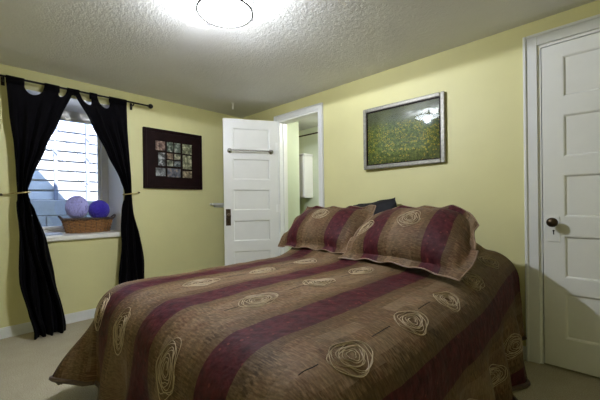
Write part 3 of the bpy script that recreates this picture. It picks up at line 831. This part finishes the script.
# ---------------------------------------------------------------- window sill things
SZ = WZ0+.045
BC = Vector((-3.735, .832, SZ+.001))
bas = thing('wicker_basket', BC, 'oval brown wicker basket on the window sill', 'basket')
BA, BB, BH = .088, .178, .140
def ell(f, k, N, off=0.0, z=None):
    """point on the basket wall: f 0 bottom .. 1 rim"""
    a = 2*PI*k/N; g = 1 + .20*f
    return Vector((BC.x + (BA*g+off)*math.cos(a), BC.y + (BB*g+off)*math.sin(a), BC.z + (BH*f if z is None else z)))
bt = MB(); bt.lathe([(1, .002), (1, .012)], BC, 'z', 40, sx=BA, sy=BB); bt.build('base', MT['wicker_dark'], bas)
NS = 26
for k in range(NS):
    s_ = MB(); s_.tube([ell(f, k, NS) for f in (0.02, .5, 1)], .0035, 5); s_.build('stake', MT['wicker_dark'], bas)
wv = MB()
for r in range(9):
    f = .06 + .80*r/8; N = NS*4
    wv.tube([ell(f, k, N, .0058*math.cos(PI*k/4 + PI*(r % 2))) for k in range(N)], .0074, 6, closed=True)
tag(wv.build('weave', MT['wicker'], bas), kind='stuff')
rm = MB()
for ph0 in (0, PI):
    N = 160; pts = []
    for k in range(N):
        p = ell(1, k, N, .006*math.cos(26*2*PI*k/N+ph0)); p.z += .006*math.sin(26*2*PI*k/N+ph0) - .006; pts.append(p)
    rm.tube(pts, .0085, 6, closed=True)
rm.build('rim', MT['wicker_dark'], bas)
for sg in (-1, 1):
    h = MB(); pts = []
    for k in range(13):
        a = PI*k/12; pts.append((BC.x + .055*math.cos(a), BC.y + sg*(BB*1.2 - .006 + .030*math.sin(a)), BC.z+BH-.008+.036*math.sin(a)))
    h.tube(pts, .0075, 7); h.build('handle', MT['wicker_dark'], bas)
def yarn(name, label, c, rx, ry, rz, material, seed, n=70):
    rnd = random.Random(seed); root = thing(name, (c[0], c[1], c[2]-rz), label, 'yarn ball')
    core = MB(); core.lathe([(math.sin(PI*k/14)*.965, -math.cos(PI*k/14)*.965*rz) for k in range(15)], c, 'z', 24, sx=rx, sy=ry); core.build('core', material, root)
    st = MB()
    fam = [Vector((rnd.gauss(0, 1), rnd.gauss(0, 1), rnd.gauss(0, 1))).normalized() for _ in range(4)]
    for k in range(n):
        ax = (fam[k*4//n] + .28*Vector((rnd.gauss(0, 1), rnd.gauss(0, 1), rnd.gauss(0, 1)))).normalized()
        e1 = ax.orthogonal().normalized(); e2 = ax.cross(e1); hgt = rnd.uniform(-.55, .55); w_ = math.sqrt(1-hgt*hgt)
        st.tube([(c[0]+(ax.x*hgt+w_*(e1.x*math.cos(q)+e2.x*math.sin(q)))*rx, c[1]+(ax.y*hgt+w_*(e1.y*math.cos(q)+e2.y*math.sin(q)))*ry, c[2]+(ax.z*hgt+w_*(e1.z*math.cos(q)+e2.z*math.sin(q)))*rz)
                 for q in [2*PI*i/26 for i in range(26)]], .0078, 6, closed=True)
    tag(st.build('strands', material, root), kind='stuff')
yarn('yarn_ball', 'lavender yarn ball in the wicker basket', (BC.x-.005, .740, SZ+.252), .092, .088, .108, MT['lav'], 3, 46)
yarn('yarn_ball', 'violet blue yarn ball in the wicker basket', (BC.x, .928, SZ+.222), .088, .086, .092, MT['purple'], 9, 44)
pp = MB(); pp.quad_box(-3.82, -3.60, .40, .60, SZ+.001, SZ+.010, bev=.002); pp.quad_box(-3.80, -3.62, .42, .60, SZ+.010, SZ+.016, bev=.002)
tag(pp.build('folded_leaflet', MT['paper']), 'pale folded leaflet lying on the sill left of the basket', 'paper')

# ---------------------------------------------------------------- small wall pieces
sh = thing('wall_shelf', (XL, 2.29, 1.03), 'small white ledge on the yellow wall behind the open door', 'shelf')
box(XL, XL+.055, 2.045, YB-.002, 1.045, 1.072, bev=.004).build('shelf_board', MT['trim'], sh)
box(XL, XL+.022, 2.10, YB-.002, 1.018, 1.045, bev=.003).build('shelf_cleat', MT['trim'], sh)
hk = thing('ceiling_hook', (-3.06, 2.10, ZC), 'small white hook hanging from the ceiling above the open door', 'hook')
MB().lathe([(.016, 0), (.016, -.004), (.006, -.010)], (-3.06, 2.10, ZC), 'z', 16).build('base', MT['enamel'], hk)
MB().tube([(-3.06, 2.10, ZC-.004), (-3.06, 2.10, ZC-.055), (-3.052, 2.092, ZC-.075), (-3.04, 2.08, ZC-.070), (-3.038, 2.078, ZC-.055)], .004, 8).build('shank', MT['enamel'], hk)

# ---------------------------------------------------------------- washroom things
cab = thing('wall_cabinet', (-3.31, 3.52, 1.14), 'white wall cabinet seen through the open doorway', 'cabinet')
cx0, cx1, cy0 = XL+.004, -3.205, 3.42
box(cx0, cx1, cy0+.018, 3.618, 1.14, 1.765, bev=.002).build('body', MT['enamel'], cab)
box(cx0-.0, cx1+.018, cy0-.012, 3.618, 1.765, 1.79, bev=.004).build('cornice', MT['enamel'], cab)
dr = box(cx0+.004, cx1-.004, cy0, cy0+.017, 1.15, 1.755, bev=.003).build('door', MT['enamel'], cab)
MB().lathe([(.005, 0), (.005, -.012), (.012, -.018), (.010, -.026), (0, -.028)], (cx0+.04, cy0, 1.22), 'y', 14).build('knob', MT['chrome'], dr)
sr = thing('shower_rod', (-2.4, 3.45, 2.0), 'thin dark rod across the washroom beyond the doorway', 'rod')
MB().tube([(XL+.01, 3.36, 2.03), (-1.66, 3.36, 2.03)], .010, 10).build('rod', MT['bronze'], sr)
for x, sg in ((XL, 1), (-1.65, -1)):
    MB().lathe([(.026, 0), (.024, .008*sg), (.012, .012*sg)], (x, 3.36, 2.03), 'x', 16).build('flange', MT['bronze'], sr)
bl = thing('washroom_lamp', (-2.25, 3.1, ZC), 'white globe ceiling lamp in the washroom', 'lamp')
MB().lathe([(.07, 0), (.07, -.012), (.04, -.025)], (-2.25, 3.1, ZC), 'z', 24).build('base', MT['enamel'], bl)
MB().lathe([(.04, -.022)] + [(.085*math.sin(math.radians(a)), -.09+.085*math.cos(math.radians(a))) for a in range(30, 181, 15)], (-2.25, 3.1, ZC), 'z', 24).build('globe', emis('glowing_globe', (1, .97, .9, 1), BATH_WATT), bl)
